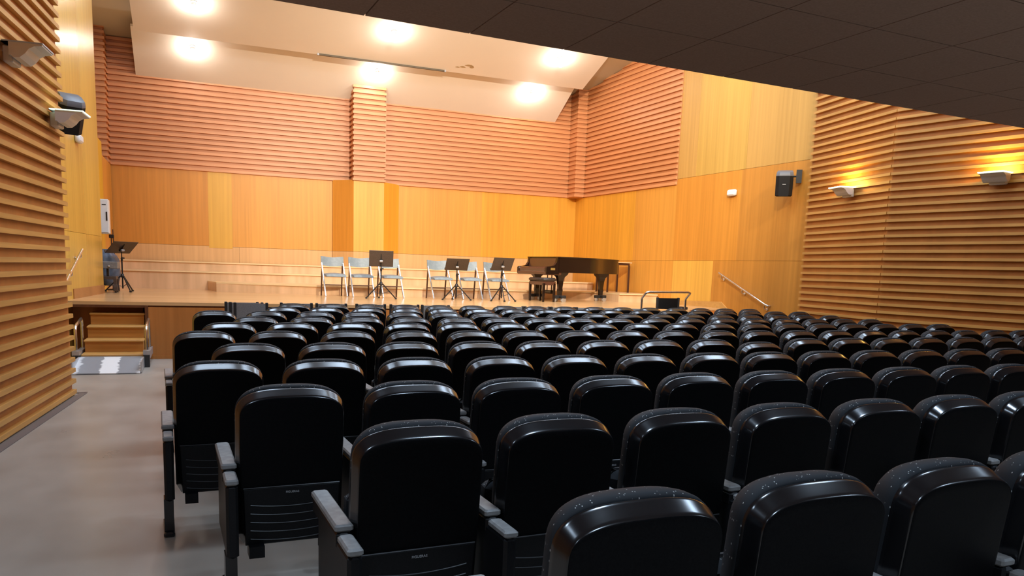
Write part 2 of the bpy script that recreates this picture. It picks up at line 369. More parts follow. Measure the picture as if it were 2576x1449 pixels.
riser('choir_riser', 'middle wooden riser stretching across the stage, one step above the lowest', [(-1.76, 18.72), (9.7, 18.72), (9.98, 18.95), (9.98, 19.355), (-1.76, 19.355)], ZS, 1.255)
riser('choir_riser', 'topmost wooden riser against the veneered back wall', [(-1.76, 19.36), (9.2, 19.36), (9.5, 19.7), (9.5, 20.14), (-1.76, 20.14)], ZS, 1.465)

# ceilings
mb = MB()
mb.prism([(-2.4, 20.4, 6.33), (-2.4, 17.5, 6.72), (-2.4, 15.8, 7.42), (-2.4, 15.8, 7.6), (-2.4, 20.4, 7.6)], (13.2, 0, 0), 0)
mb.box((-3.6, 4.4, 7.4), (13.9, 15.9, 7.6), 0)
struct(mb.build('ceiling', M['beige']), 'beige ceiling over stage and front of the hall', 'ceiling')
def slab(mb, x0, x1, prof, t=.05, m=0):
    p = [(x0, y, z) for y, z in prof] + [(x0, y, z + t) for y, z in reversed(prof)]
    mb.prism(p, (x1 - x0, 0, 0), m)
mb = MB(); slab(mb, -1.19, 9.21, [(20.18, 5.56), (18.95, 6.30)]); slab(mb, -1.12, 9.31, [(18.75, 6.18), (17.5, 6.643), (15.8, 7.27)])
for cx, cy, sx, sy in ((5.98, 18.50, .07, .03), (6.12, 18.42, .10, .035), (6.20, 18.46, .05, .05), (5.86, 18.53, .05, .02)):   # peeled patch of paint
    P_ = [(cx + sx*math.cos(a)*(1 + .3*math.sin(3*a)), cy + sy*math.sin(a), 6.18 + .3704*(18.75 - cy - sy*math.sin(a)) - .003) for a in (2*PI*k/12 for k in range(12))]
    mb.prism(P_, (0, 0, .01), 1)
struct(mb.build('ceiling_reflector', [M['cream'], plain('bare_brown_plaster', (.42, .29, .15), .8)]), 'cream stepped acoustic ceiling panels over the stage', 'ceiling')
sl = thing('air_slot', 'long dark air slot along the step of the cream ceiling', 'air slot', (4.12, 18.73, 6.16))
MB().box((-1.47, -.03, 0), (1.47, .015, .035)).build('slot', M['slot'], sl)
for x in (-1.51, 1.47): MB().box((x, -.035, -.004), (x + .04, .02, .045)).build('end_cap', M['fixture'], sl)
# dark soffit of the gallery above the seats
mb = MB(); A = R(2.88); T = RZ(A, (.405, 4.45, 2.85)); P = .6165
mb.box((-4.5, -8.6, .012), (13.5, .0, .2), 1, T)
for i in range(-7, 22):
    for j in range(14):
        x0 = 1.09 - P + i*P; mb.box((x0 + .004, -P*(j + 1) + .004, 0), (x0 + P - .004, -P*j - (.004 if j else 0), .03), 0, T)
struct(mb.build('ceiling_soffit', [M['soffit'], M['soffitgap']]), 'dark brown boarded underside of the gallery overhead', 'ceiling')
mb = MB(); mb.box((-4.5, -.06, .03), (13.5, 0.004, 4.7), 0, T)
struct(mb.build('trim_3', M['redwood']), 'wooden front of the gallery', 'trim')
# ------------------------------------------------------------------ auditorium seats
def arch(hw, zt, zb, zsh, n=3., k=30, inset=0.):
    hw -= inset*.45; zt -= inset; pts = []
    for i in range(k + 1):
        t = PI * i / k; c, s_ = math.cos(t), math.sin(t)
        x = hw * math.copysign(abs(c) ** (2/n), c); z = zsh + (zt - zsh) * abs(s_) ** (2/n)
        pts.append((x, z))
    lo = zb + inset
    pts += [(-hw - .001, zsh - .18), (-hw + .004, lo + .05), (-hw + .03, lo), (hw - .03, lo), (hw - .004, lo + .05), (hw + .001, zsh - .18)]
    return pts
TOP = .931
def lean(x, y, z): return (x, y + (TOP - z) * .105, z)
def shell_loop(inset, y, zb=.175, hw=.248): return [lean(x, y, z) for x, z in arch(hw, TOP - .004, zb, .795, 3., 30, inset)]
def make_seat():
    t = thing('auditorium_seat', '-', 'seat')
    b = MB(); b.loft([shell_loop(i, y) for i, y in ((.06, -.056), (.040, -.055), (.034, -.053), (.029, -.048), (.025, -.041), (.014, -.022), (.004, -.004), (.001, .001), (.0, .006), (.0, .016))])
    sh = n_ = len(b.f) - 2; b.m = [1 if i < 74 or i == n_ else 0 for i in range(len(b.f))]; b.build('backrest_shell', [M['black'], M['blackface']], t, 35)
    b = MB(); b.loft([[lean(x, y, z) for x, z in arch(.248 - w*.6, TOP, .40, .795, 3., 30, i)] for i, y, w in ((.006, .012, 0), (-.002, .016, .001), (-.008, .032, .006), (-.010, .055, .018), (-.006, .085, .036), (.006, .11, .055), (.026, .128, .07), (.06, .139, .08), (.10, .143, .085))])
    b.build('back_cushion', M['fabric'], t, 60)
    b = MB()
    b.loft([[lean(x, y, z) for x, z in ((-.212 + i, .185 + i), (.212 - i, .185 + i), (.222 - i, .466 - i), (-.222 + i, .466 - i))] for i, y in ((0, -.05), (0, -.062), (.004, -.066))])
    b.box((-.20, -.03, .135), (-.13, .06, .19)); b.box((.13, -.03, .135), (.20, .06, .19))
    lp = b.build('lower_panel', M['blackrib'], t)
    b = MB()
    for k in range(5):
        zc = .385 - k*.042
        b.tube([lean(x/10*.19, -.0665, zc - .016*(1 - (x/10)**2)) for x in range(-10, 11)], .0028, 5)
    b.tube([lean(-.22, -.0645, .468), lean(.22, -.0645, .468)], .003, 5)
    b.build('rib', M['rib'], lp)
    # maker's lettering under the panel edge
    T = Matrix.Translation(lean(0, -.0672, .438)) @ Matrix.Rotation(R(90) + math.atan(.105), 4, 'X')
    text('FIGUERAS', .014, M['print'], T, 'lettering', lp)
    b = MB(); T = Matrix.Translation((0, .215, .47)) @ Matrix.Rotation(R(8), 4, 'X')
    b.bbox((-.225, -.02, -.10), (.225, .08, .17), .03, 0, T); b.build('seat_cushion', M['fabric'], t, 40)
    b = MB(); b.bbox((-.314, -.015, .562), (-.247, .455, .590), .007); b.bbox((-.310, -.195, .535), (-.254, -.03, .562), .007)
    b.build('armrest', M['grey_pad'], t)
    b = MB(); b.bbox((-.308, -.19, .20), (-.256, .34, .5355), .012); b.bbox((-.310, -.02, .50), (-.254, .45, .5625), .01); b.build('side_panel', M['blackrib'], t)
    b = MB(); b.box((-.313, -.165, .02), (-.263, -.075, .21)); b.bbox((-.318, -.19, 0), (-.260, .10, .028), .008); b.build('leg', M['black'], t)
    return t
ROWS = {'A': [(1.05,1.66),(1.65,1.68),(2.23,1.7),(2.81,1.72)],
 'B': [(0.74,2.69),(1.31,2.71),(1.89,2.72),(2.47,2.74),(3.05,2.75),(3.62,2.77),(4.2,2.79)],
 'C': [(0.39,3.67),(0.98,3.69),(1.55,3.71),(2.13,3.73),(2.71,3.76),(3.29,3.78),(3.87,3.8),(4.45,3.82),(5.02,3.85),(5.59,3.87)],
 'D': [(0.1,4.64),(0.69,4.66),(1.26,4.69),(1.84,4.71),(2.4,4.73),(2.98,4.75),(3.56,4.78),(4.13,4.8),(4.71,4.83),(5.28,4.85),(5.85,4.87),(6.42,4.89),(7.0,4.92)],
 'E': [(0.32,5.64),(0.9,5.67),(1.47,5.71),(2.05,5.74),(2.62,5.76),(3.2,5.79),(3.77,5.82),(4.36,5.86),(4.96,5.89),(5.53,5.92),(6.11,5.95),(6.7,5.98),(7.27,6.01),(7.87,6.04),(8.45,6.07),(9.02,6.1)],
 'F': [(0.04,6.65),(0.61,6.67),(1.19,6.69),(1.76,6.71),(2.33,6.74),(2.89,6.76),(3.46,6.78),(4.03,6.8),(4.59,6.82),(5.17,6.84),(5.74,6.87),(6.31,6.89),(6.88,6.91),(7.44,6.93),(8.0,6.95),(8.57,6.97),(9.12,7.0),(9.69,7.02),(10.25,7.04)],
 'G': [(0.26,7.61),(0.83,7.64),(1.4,7.67),(1.97,7.7),(2.54,7.73),(3.11,7.76),(3.68,7.79),(4.25,7.82),(4.82,7.85),(5.39,7.88),(5.97,7.91),(6.55,7.94),(7.13,7.97),(7.7,8.0),(8.28,8.03),(8.86,8.05),(9.43,8.08),(10.01,8.11)],
 'H': [(0.55,8.47),(1.12,8.51),(1.68,8.55),(2.24,8.59),(2.8,8.62),(3.36,8.66),(3.92,8.7),(4.48,8.74),(5.05,8.78),(5.63,8.82),(6.21,8.86),(6.79,8.89),(7.37,8.93),(7.96,8.97),(8.54,9.01),(9.13,9.05),(9.71,9.09)],
 'I': [(0.17,9.43),(0.73,9.46),(1.3,9.49),(1.85,9.53),(2.41,9.56),(2.97,9.59),(3.53,9.62),(4.08,9.65),(4.65,9.69),(5.21,9.72),(5.77,9.75),(6.33,9.78),(6.9,9.82),(7.47,9.85),(8.04,9.88),(8.62,9.91),(9.19,9.95),(9.77,9.98)],
 'J': [(1.01,10.37),(1.56,10.41),(2.12,10.45),(2.67,10.49),(3.22,10.53),(3.78,10.57),(4.33,10.62),(4.9,10.66),(5.46,10.7),(6.03,10.74),(6.61,10.79),(7.18,10.83),(7.77,10.88),(8.35,10.92),(8.92,10.96),(9.5,11.01),(10.08,11.05)],
 'K': [(1.25,11.34),(1.81,11.38),(2.35,11.41),(2.9,11.44),(3.44,11.47),(3.99,11.51),(4.55,11.54),(5.1,11.58),(5.65,11.61),(6.21,11.64),(6.78,11.68),(7.34,11.71),(7.92,11.75),(8.47,11.78),(9.03,11.82),(9.61,11.85)]}
ORD = ['first','second','third','fourth','fifth','sixth','seventh','eighth','ninth','tenth','eleventh','twelfth','thirteenth','fourteenth','fifteenth','sixteenth','seventeenth','eighteenth','nineteenth']
seat0 = make_seat(); used = False
for r, key in enumerate('KJIHGFEDCBA'):
    row = ROWS[key]
    for i, (x, y) in enumerate(row):
        rw = 'in the front row' if r == 0 else 'in the hindmost row' if r == 10 else 'in the %s row from the stage' % ORD[r]
        lab = 'black auditorium seat, %s from the stair aisle %s' % (ORD[i], rw)
        k = min([1.] + [math.dist(p, q) / .572 for p, q in zip(row, row[1:])])
        a = R(2.6) + R(random.uniform(-.5, .5))
        if not used: seat0.location = (x, y, 0); seat0.rotation_euler = (0, 0, a); seat0['label'] = lab; seat0['group'] = 'auditorium seats in eleven rows'; used = True; o = seat0
        else: o = dup(seat0, (x, y, 0), a, lab, 'auditorium seats in eleven rows')
        o.scale.x = k
        if key == 'E' and i == 8: o.rotation_euler = (R(-1.6), 0, a); o.location.z = -.03      # this one has sunk
# ------------------------------------------------------------------ lamps and wall fittings
LAMPS = [(.01, 19.26, 6.115, 'left end of the lower row'), (4.09, 19.26, 6.115, 'above the battened pier'), (8.12, 19.30, 6.09, 'right end of the lower row'),
         (.05, 17.65, 6.588, 'cut by the picture edge'), (4.11, 17.64, 6.59, 'above the long air slot'), (8.15, 17.70, 6.57, 'beside the dark soffit')]
for i, (x, y, z, where) in enumerate(LAMPS):
    sl_ = .6 if y > 18.9 else .37
    t = thing('ceiling_lamp', 'lit white globe lamp on the cream ceiling, ' + where, 'lamp', (x, y, z), 0, 'globe lamps on the stage ceiling')
    n = Vector((0, -sl_, -1)).normalized(); q = n.to_track_quat('Z', 'Y').to_matrix().to_4x4()
    MB().lathe([(.07, -.01), (.07, .02), (.045, .03), (.045, .085), (.05, .09)], 20, (0,0,0), 0, q).build('holder', M['fixture'], t, 40)
    b = MB(); b.lathe([(.03, .088), (.055, .10), (.075, .13), (.08, .16), (.072, .195), (.048, .222), (.015, .235)], 18, (0,0,0), 0, q); b.build('globe', M['bulb'], t, 60)

def sconce(p, n, label, lit=True, glow='glow'):
    a = math.atan2(n[1], n[0]); t = thing('wall_sconce', label, 'wall lamp', (p[0], p[1], p[2]), a, 'curved sconces on the battened walls')
    pr = [(.0, -.002), (.30, -.002), (.30, -.014), (.245, -.022), (.205, -.045), (.175, -.085), (.135, -.118), (.09, -.122), (.075, -.105), (.06, -.105), (.06, -.002)]
    MB().prism([(x, -.16, z) for x, z in pr], (0, .32, 0)).build('bowl', M['sconce'], t)
    MB().bbox((-.0, -.11, -.15), (.075, .11, -.02), .008).build('wall_box', M['sconce'], t)
    MB().box((.012, -.165, -.002), (.308, .165, .008)).build('glass_top', M[glow], t)
    if lit:
        l = bpy.data.lights.new('sconce_light', 'POINT'); l.energy = 20; l.color = (1., .60, .10); l.shadow_soft_size = .05
        o = bpy.data.objects.new('sconce_light', l); COL.objects.link(o); o.parent = t; o.location = (.14, 0, .09)
LA = (LN.x, LN.y)
sconce((*(LE - 1.76*LD + LN*.045), 3.19), LA, 'grey unlit sconce on the left battened wall, cut by the edge of the picture', False, 'glowoff')
sconce((*(LE - .44*LD + LN*.045), 2.90), LA, 'grey sconce in front of the tilted loudspeaker', False, 'glowdim')
sconce((10.27 - .045, 10.32, 3.06), n1, 'lit sconce on the narrow fold of the battened wall, near the loudspeaker')
sconce((10.46 - .045, 7.80, 3.06), n2, 'lit sconce with the larger yellow glow, near the picture edge')

def speaker(loc, rz, tilt, label, br):
    t = thing('loudspeaker', label, 'speaker', loc, rz); T = Matrix.Rotation(tilt, 4, 'X')
    # local: front faces -y
    sec = lambda w, y0, y1: [(-w, y1), (-w - .01, y0 + .05), (-w + .05, y0), (w - .05, y0), (w + .01, y0 + .05), (w, y1)]
    L = lambda w, z, y0=-.14, y1=.12: [T @ Vector((x, y, z)) for x, y in sec(w, y0, y1)]
    MB().loft([L(.125, -.245), L(.14, -.23), L(.145, .12)]).build('cabinet', M['grille'], t, 30)
    MB().loft([L(.145, .121), L(.142, .15), L(.135, .19, -.12), L(.12, .225, -.03)]).build('top_cap', M['spkcap'], t, 30)
    MB().box((-.03, -.147, -.035), (.03, -.142, -.027), 0, T).build('badge', M['print'], t)
    b = MB(); Ti = Matrix.Rotation(-rz, 4, 'Z'); e = Ti @ (Vector(br) - Vector(loc))
    b.tube([T @ Vector((0, .10, .12)), e], .016, 8); pt = Matrix.Translation(e); b.box((-.05, -.03, -.12), (.05, .03, .12), 0, pt); b.build('wall_bracket', M['dark'], t)
    return t
speaker((10.20, 11.92, 3.29), R(-42), R(4), 'black loudspeaker on a bracket above the wall handrail', (10.405, 11.78, 3.41))
speaker((-1.52, 12.05, 3.36), R(28), R(24), 'black loudspeaker tilted down over the ochre wall behind a sconce', (-1.805, 12.1, 3.45))
for p, n, lab in (((-1.70, 14.1, 3.30), WN, 'small white box below the tilted loudspeaker'), ((10.352, 13.62, 3.25), RSN, 'small white box on the amber wall between battens and loudspeaker')):
    t = thing('sensor_box', lab, 'wall box', p, math.atan2(n[1], n[0]), 'white boxes on the side walls')
    MB().bbox((0, -.125, -.065), (.075, .125, .065), .02).build('housing', M['plasticw'], t, 50); MB().bbox((.07, -.10, -.04), (.082, .10, .04), .008).build('cover', M['plasticw'], t)
# white wall cabinet in the recess
t = thing('wall_cabinet', 'white metal wall cabinet with a dark lock in the yellow recess', 'cabinet', (-1.664, 17.48, 1.95))
MB().bbox((-.085, -.24, 0), (.085, 0, .66), .01).build('body', M['white'], t)
MB().bbox((-.072, -.255, .025), (.070, -.238, .635), .006).build('door', M['plasticw'], t)
MB().bbox((.035, -.27, .25), (.06, -.25, .42), .005).build('lock', M['stand'], t); MB().box((-.03, -.258, .545), (.04, -.254, .562)).build('nameplate', M['stand'], t)

def handrail(label, a, b, n, k=3):
    a, b, n = Vector(a), Vector(b), Vector((*n[:2], 0)).normalized(); o = b.copy(); o.z = 0
    t = thing('handrail', label, 'handrail', o)
    off = n * .085; A, B = a + off - o, b + off - o
    ret = B + (B - A).normalized() * .05
    MB().tube([A, A.lerp(B, .3), A.lerp(B, .7), B, ret - n*.03, ret - n*.075], .021, 12).build('rail', M['steel'], t, 50)
    for i in range(k):
        f = (.06, .52, .985)[i]; p = A.lerp(B, f); m = MB()
        w = p - n*.075 + Vector((0, 0, -.10)); m.tube([p + Vector((0,0,-.01)), p + Vector((0,0,-.075)), p - n*.03 + Vector((0,0,-.10)), w], .011, 8); m.lathe([(.03, 0), (.03, .012), (.012, .02)], 14, (0,0,0), 0, Matrix.Translation(w - n*.004) @ n.to_track_quat('Z', 'Y').to_matrix().to_4x4()); m.build('wall_mount', M['steel'], t, 50)
handrail('steel handrail sloping down the amber wall', (10.35, 13.80, 1.60), (10.43, 12.36, 1.0), RSN)
handrail('white steel handrail on the ochre wall, partly behind the battened wall', (*(WE - 2.0*WD), 1.60), (*(WE - 3.4*WD), 1.02), WN)

# ------------------------------------------------------------------ wooden stair with ramp and side hoops
t = thing('stair_unit', 'wooden four tread stair with aluminium ramp in the stage niche', 'stair', (-1.12, 12.0, 0))
for k, y in enumerate((11.96, 12.24, 12.56, 12.88)):
    z = .171*(k + 1); y1 = (12.24, 12.56, 12.88, 13.22)[k]; w = .37 + (3 - k)*.006
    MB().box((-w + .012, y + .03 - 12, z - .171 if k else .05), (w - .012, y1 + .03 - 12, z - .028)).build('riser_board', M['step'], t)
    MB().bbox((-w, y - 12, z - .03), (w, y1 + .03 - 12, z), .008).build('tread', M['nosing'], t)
MB().box((-.385, -.10, .02), (.385, -.04, .145)).box((-.385, -.04, .02), (.385, 1.2, .06)).build('threshold', M['alu'], t)
MB().prism([(-.41, -.86, .004), (-.41, -.10, .125), (-.41, -.10, .14), (-.41, -.86, .018)], (.80, 0, 0)).build('ramp', M['ramp'], t)
for s in (-1, 1):
    x = s*.435
    MB().box((x - .035, -.12, .10), (x + .035, .75, .20)).box((x - .045, -.16, .17), (x + .045, -.02, .23)).build('side_rail', M['alu'], t)
    MB().tube([(x, -.08, .2), (x, -.08, .50), (x, -.06, .54), (x, -.02, .56), (x, .52, .62), (x, .57, .60), (x, .58, .56), (x, .58, .2)], .021, 10).build('hoop', M['steel'], t, 50)
    MB().box((x - .035, -.18, .0), (x + .035, -.06, .168)).build('foot_block', M['rubber'], t)
    MB().box((x - s*.035 - .006, -.80, .012), (x - s*.035 + .006, -.12, .15)).build('ramp_cheek', M['alu'], t)

# ------------------------------------------------------------------ folding chairs on the stage (front = -y)
def folding_chair():
    t = thing('folding_chair', '-', 'chair', (0,0,0), 0, 'grey folding chairs on the stage')
    b = MB(); L = []
    for i in range(13):
        f = i/12*2 - 1; x = f*.235; yc = .135 + .035*(1 - f*f); dz = -.028*(1 - f*f)**1.2; tz = -.01*math.cos(f*PI)
        L.append([(x, yc - .012, .635 + dz), (x, yc + .012, .635 + dz), (x, yc + .032, .73), (x, yc + .046, .805 + tz), (x, yc + .026, .805 + tz), (x, yc + .010, .73)])
    b.loft(L); b.build('backrest', M['chairgrey'], t, 40)
    b = MB(); L = []
    for i in range(11):
        f = i/10*2 - 1; x = f*.205; e = .018*(1 - f*f)
        L.append([(x, -.245, .405), (x, -.21, .440 + e), (x, -.02, .462 + e), (x, .11, .452), (x, .11, .424), (x, -.20, .395)])
    b.loft(L); b.build('seat', M['chairgrey'], t, 40)
    for s in (-1, 1):
        MB().bar((s*.222, .150, .675), (s*.222, -.235, 0), .022, .040, 0, (0, 1, 0)).build('front_leg', M['chairframe'], t)
        MB().bar((s*.212, .150, .66), (s*.212, .235, 0), .022, .036, 0, (0, 1, 0)).build('rear_leg', M['chairdark'], t)  # silver tube like the front leg, its shade painted in
    MB().tube([(-.212, .208, .22), (.212, .208, .22)], .009, 8).tube([(-.222, -.10, .235), (.222, -.10, .235)], .008, 8).build('crossbar', M['chairdark'], t)
    return t
FC = [(2.62, 16.44, 4), (3.17, 16.36, 3), (3.76, 16.24, 5), (4.80, 16.10, 5), (5.45, 16.06, 4), (6.02, 15.92, 6)]
FL = ['grey folding chair farthest from the piano', 'grey folding chair half hidden by the widest music desk', 'grey folding chair right behind the pole of the widest music desk',
      'grey folding chair first after the gap in the row', 'grey folding chair between two tilted music desks', 'grey folding chair nearest the piano']
ch = folding_chair()
for i, ((x, y, a), lab) in enumerate(zip(FC, FL)):
    if i == 0: ch.location = (x, y, ZS); ch.rotation_euler.z = R(a); ch['label'] = lab
    else: dup(ch, (x, y, ZS), R(a), lab)

# ------------------------------------------------------------------ music stands (desk reads from +y)
def music_stand(name, label, loc, rz, hd, tilt, w=.50, h=.34, legs=(20, 140, 262)):
    t = thing(name, label, 'music stand', loc, rz, 'music stands on the stage')
    for k in legs:
        a = R(k); c, s_ = math.cos(a), math.sin(a)
        m = MB(); m.bar((.03*c, .03*s_, .30), (.30*c, .30*s_, .014), .014, .022); m.bbox((.30*c - .02, .30*s_ - .02, 0), (.30*c + .02, .30*s_ + .02, .028), .006); m.tube([(.02*c, .02*s_, .10), (.165*c, .165*s_, .155)], .005, 6)
        m.build('leg', M['stand'], t)
    MB().tube([(0, 0, .06), (0, 0, hd - .18)], .014, 10).lathe([(.03, .27), (.03, .33), (.018, .34)], 14).build('pole', M['stand'], t, 50)
    MB().tube([(0, 0, hd - .22), (0, 0, hd - .04)], .010, 10).lathe([(.02, hd - .25), (.02, hd - .20)], 14).tube([(.015, 0, hd - .2), (.05, 0, hd - .2)], .014, 8).build('clamp', M['stand'], t, 50)
    T = Matrix.Translation((0, -.02, hd)) @ Matrix.Rotation(tilt, 4, 'X')
    d = MB(); d.bbox((-w/2, -.004, -h/2), (w/2, .006, h/2), .003, 0, T); d.bbox((-w/2, .0, -h/2 - .012), (w/2, .06, -h/2 + .004), .003, 0, T); dk = d.build('desk', M['desk'], t)
    MB().prism([T @ Vector(p) for p in ((-.012, -.004, -.11), (.012, -.004, -.11), (.012, -.03, -.09), (.006, -.012, .10), (-.006, -.012, .10), (-.012, -.03, -.09))], T.to_3x3() @ Vector((0, .003, 0))).build('spine', M['stand'], dk)
    MB().lathe([(.022, -.03), (.026, 0), (.02, .03)], 12, (0,0,0), 0, Matrix.Translation((0, -.035, hd - .055)) @ Matrix.Rotation(R(90), 4, 'Y')).build('tilt_knob', M['fixture'], t, 50)
    return t
music_stand('music_stand', 'tall music stand with the widest upright desk, before the second and third folding chairs', (3.40, 15.50, ZS), R(-10), .80, R(25), .475, .335, (-12, 195, 95))
music_stand('music_stand', 'music stand with low tilted desk in the middle of the stage', (4.98, 15.48, ZS), R(-7), .735, R(46), .477, .335, (-12, 190, 95))
music_stand('music_stand', 'music stand with tilted desk nearest the piano', (5.96, 15.42, ZS), R(0), .775, R(39), .46, .335, (-30, 205, 262))
music_stand('music_stand', 'music stand with nearly flat desk in front of the covered drum', (-1.335, 16.65, ZS), R(38), .835, R(54), .50, .36, (-98, 22, 142))

# ------------------------------------------------------------------ grand piano
t = thing('grand_piano', 'black baby grand piano with closed lid, on wheeled dollies', 'piano', (7.27, 15.42, ZS), R(8)); W = 1.25
OUT = [(0, 0), (.80, 0), (.92, .012), (1.04, .055), (1.18, .14), (1.36, .27), (1.56, .385), (1.78, .45), (1.98, .52), (2.11, .64), (2.16, .80), (2.11, 1.0), (1.95, 1.15), (1.72, 1.23), (1.5, W), (0, W)]
MB().prism([(u, v, .64) for u, v in OUT], (0, 0, .315)).build('case', M['lacquer'], t, 28)
b = MB(); c = (.95, .62); grow = lambda d: [((u - c[0])*(1 + d/1.05) + c[0], (v - c[1])*(1 + d/.68) + c[1]) for u, v in OUT]
b.loft([[(u, v, z) for u, v in grow(d)] for d, z in ((.018, .955), (.024, .962), (.024, .972), (.018, .980))]); b.box((-.03, -.02, .955), (.05, W + .02, .980)); b.build('lid', M['lacquer'], t, 28)
b = MB()
for v0 in (0, W - .075):
    b.prism([(-.31, v0, .60), (.02, v0, .60), (.02, v0, .955), (-.03, v0, .955), (-.045, v0, .86), (-.10, v0, .79), (-.20, v0, .765), (-.29, v0, .76), (-.31, v0, .73)], (0, .075, 0))
b.build('cheek', M['lacquer'], t)
MB().bbox((-.315, .02, .58), (.10, W - .02, .655), .012).build('keybed', M['lacquerbr'], t)
MB().box((-.29, .08, .655), (-.13, W - .08, .70)).build('keys', M['ivory'], t)
MB().loft([[(u, v, z) for u, z in ((-.295, .66), (-.30, .715), (-.285, .745), (-.25, .755), (-.04, .755), (-.04, .66))] for v in (.075, W - .075)]).build('key_cover', M['lacquerbr'], t)
MB().prism([(-.045, .08, .76), (-.025, .08, .945), (-.005, .08, .945), (-.015, .08, .76)], (0, W - .16, 0)).build('fallboard', M['lacquerbr'], t)
MB().box((-.20, -.004, .685), (-.09, .0, .735)).build('tag', M['brass'], t)
for u, v in ((.14, .13), (.14, W - .15), (1.70, .74)):
    lg = MB(); L = []
    for z, w in ((.14, .045), (.22, .05), (.24, .058), (.30, .050), (.46, .066), (.54, .085), (.60, .14), (.64, .155)): L.append([(u - w, v - w*.62, z), (u + w, v - w*.62, z), (u + w, v + w*.62, z), (u - w, v + w*.62, z)])
    lg = lg.loft(L).build('leg', M['lacquer'], t, 30)
    b = MB(); b.bbox((u - .16, v - .035, .075), (u + .16, v + .035, .14), .008); b.bbox((u - .035, v - .15, .08), (u + .035, v + .15, .13), .008); d = b.build('dolly', M['dark'], t)
    for du, dv in ((-.13, 0), (.13, 0), (0, .13), (0, -.13)):
        MB().lathe([(.018, -.022), (.042, -.018), (.042, .018), (.018, .022)], 14, (0,0,0), 0, Matrix.Translation((u + du, v + dv, .042)) @ Matrix.Rotation(R(90), 4, 'X')).build('caster', M['alu'], d, 40)
b = MB(); b.bbox((.16, .52, .16), (.26, .82, .24), .012)
for v in (.58, .76): b.tube([(.21, v, .2), (.21, v, .6)], .012, 8)
b.tube([(.24, .6, .2), (.45, .66, .62)], .005, 6); b.build('pedal_lyre', M['lacquer'], t)
t = thing('piano_bench', 'dark upholstered piano bench under the keyboard', 'bench', (7.03, 15.72, ZS), R(8))
MB().bbox((-.17, -.32, .44), (.17, .32, .52), .025).build('cushion', M['stool'], t, 50); MB().bbox((-.155, -.30, .36), (.155, .30, .44), .005).build('apron', M['lacquerbr'], t)
for sx in (-1, 1):
    for sy in (-1, 1): MB().loft([[(sx*.135 + dx*w, sy*.28 + dy*w, z) for dx, dy in ((-1,-1),(1,-1),(1,1),(-1,1))] for z, w in ((0, .018), (.36, .024), (.40, .024))]).build('leg', M['lacquer'], t)
t = thing('side_table', 'thin legged table on the riser behind the piano', 'table', (9.42, 17.24, 1.055), R(3))
MB().bbox((-.12, -.30, .72), (.58, .30, .745), .004).build('table_top', M['riser'], t); MB().box((-.09, -.265, .67), (.53, .265, .72)).build('apron', M['chairdark'], t)
for sx in (-.08, .52):
    for sy in (-.26, .26): MB().box((sx - .018, sy - .018, 0), (sx + .018, sy + .018, .67)).build('leg', M['chairdark'], t)

# ------------------------------------------------------------------ things in the recess beside the ochre wall
t = thing('instrument_case', 'grey lidded case on a dark legged stand beside the ochre wall', 'case', (-1.55, 16.12, ZS))
MB().bbox((-.18, -.24, .44), (.20, .24, .565), .01).build('lid', M['greyslab'], t); MB().bbox((-.17, -.22, .245), (.17, .22, .30), .006).build('frame', M['desk'], t)
MB().lathe([(.02, 0), (.022, .02), (.01, .03)], 12, (.06, -.242, .47), 0, None).build('latch', M['alu'], t)
for x in (-.10, .03): MB().box((x - .02, -.16, .30), (x + .02, -.12, .44)).build('bracket', M['stand'], t)
for sx in (-.13, .15):
    for sy in (-.19, .19): MB().loft([[(sx + dx*w, sy + dy*w, z) for dx, dy in ((-1,-1),(1,-1),(1,1),(-1,1))] for z, w in ((0, .02), (.015, .02), (.02, .01), (.04, .032), (.11, .034), (.16, .024), (.25, .03))]).build('leg', M['desk'], t)
t = thing('covered_drum', 'drum under a blue grey cloth cover beside the ochre wall', 'drum', (-1.64, 17.02, ZS))
b = MB(); L = []
for z, r_ in ((.10, .14), (.14, .20), (.30, .235), (.48, .245), (.60, .22), (.68, .17), (.76, .10), (.80, .04)):
    L.append([((r_ + .018*math.sin(5*a + z*9) + .010*math.sin(11*a - z*14))*math.cos(a), (r_ + .018*math.sin(5*a + z*9) + .010*math.sin(11*a))*math.sin(a), z) for a in (2*PI*k/36 for k in range(36))])
b.loft(L); b.build('cloth_cover', M['cloth'], t, 60)
for k in (20, 140, 260):
    a = R(k); MB().tube([(.12*math.cos(a), .12*math.sin(a), .14), (.22*math.cos(a), .22*math.sin(a), .05), (.22*math.cos(a), .22*math.sin(a), 0)], .012, 8).build('leg', M['stand'], t)
t = thing('microphone_stand', 'thin dark microphone stand behind the covered drum', 'microphone stand', (-1.572, 17.45, ZS))
MB().lathe([(.12, 0), (.12, .015), (.015, .03)], 18).build('base', M['stand'], t, 40); MB().tube([(0, 0, .02), (0, 0, 1.05)], .012, 8).build('pole', M['chairdark'], t)
MB().bbox((-.04, -.02, 1.02), (.05, .02, 1.09), .008).build('clamp', M['stand'], t); MB().tube([(.05, 0, .5), (.03, 0, 1.19)], .010, 8).build('boom', M['chairdark'], t)

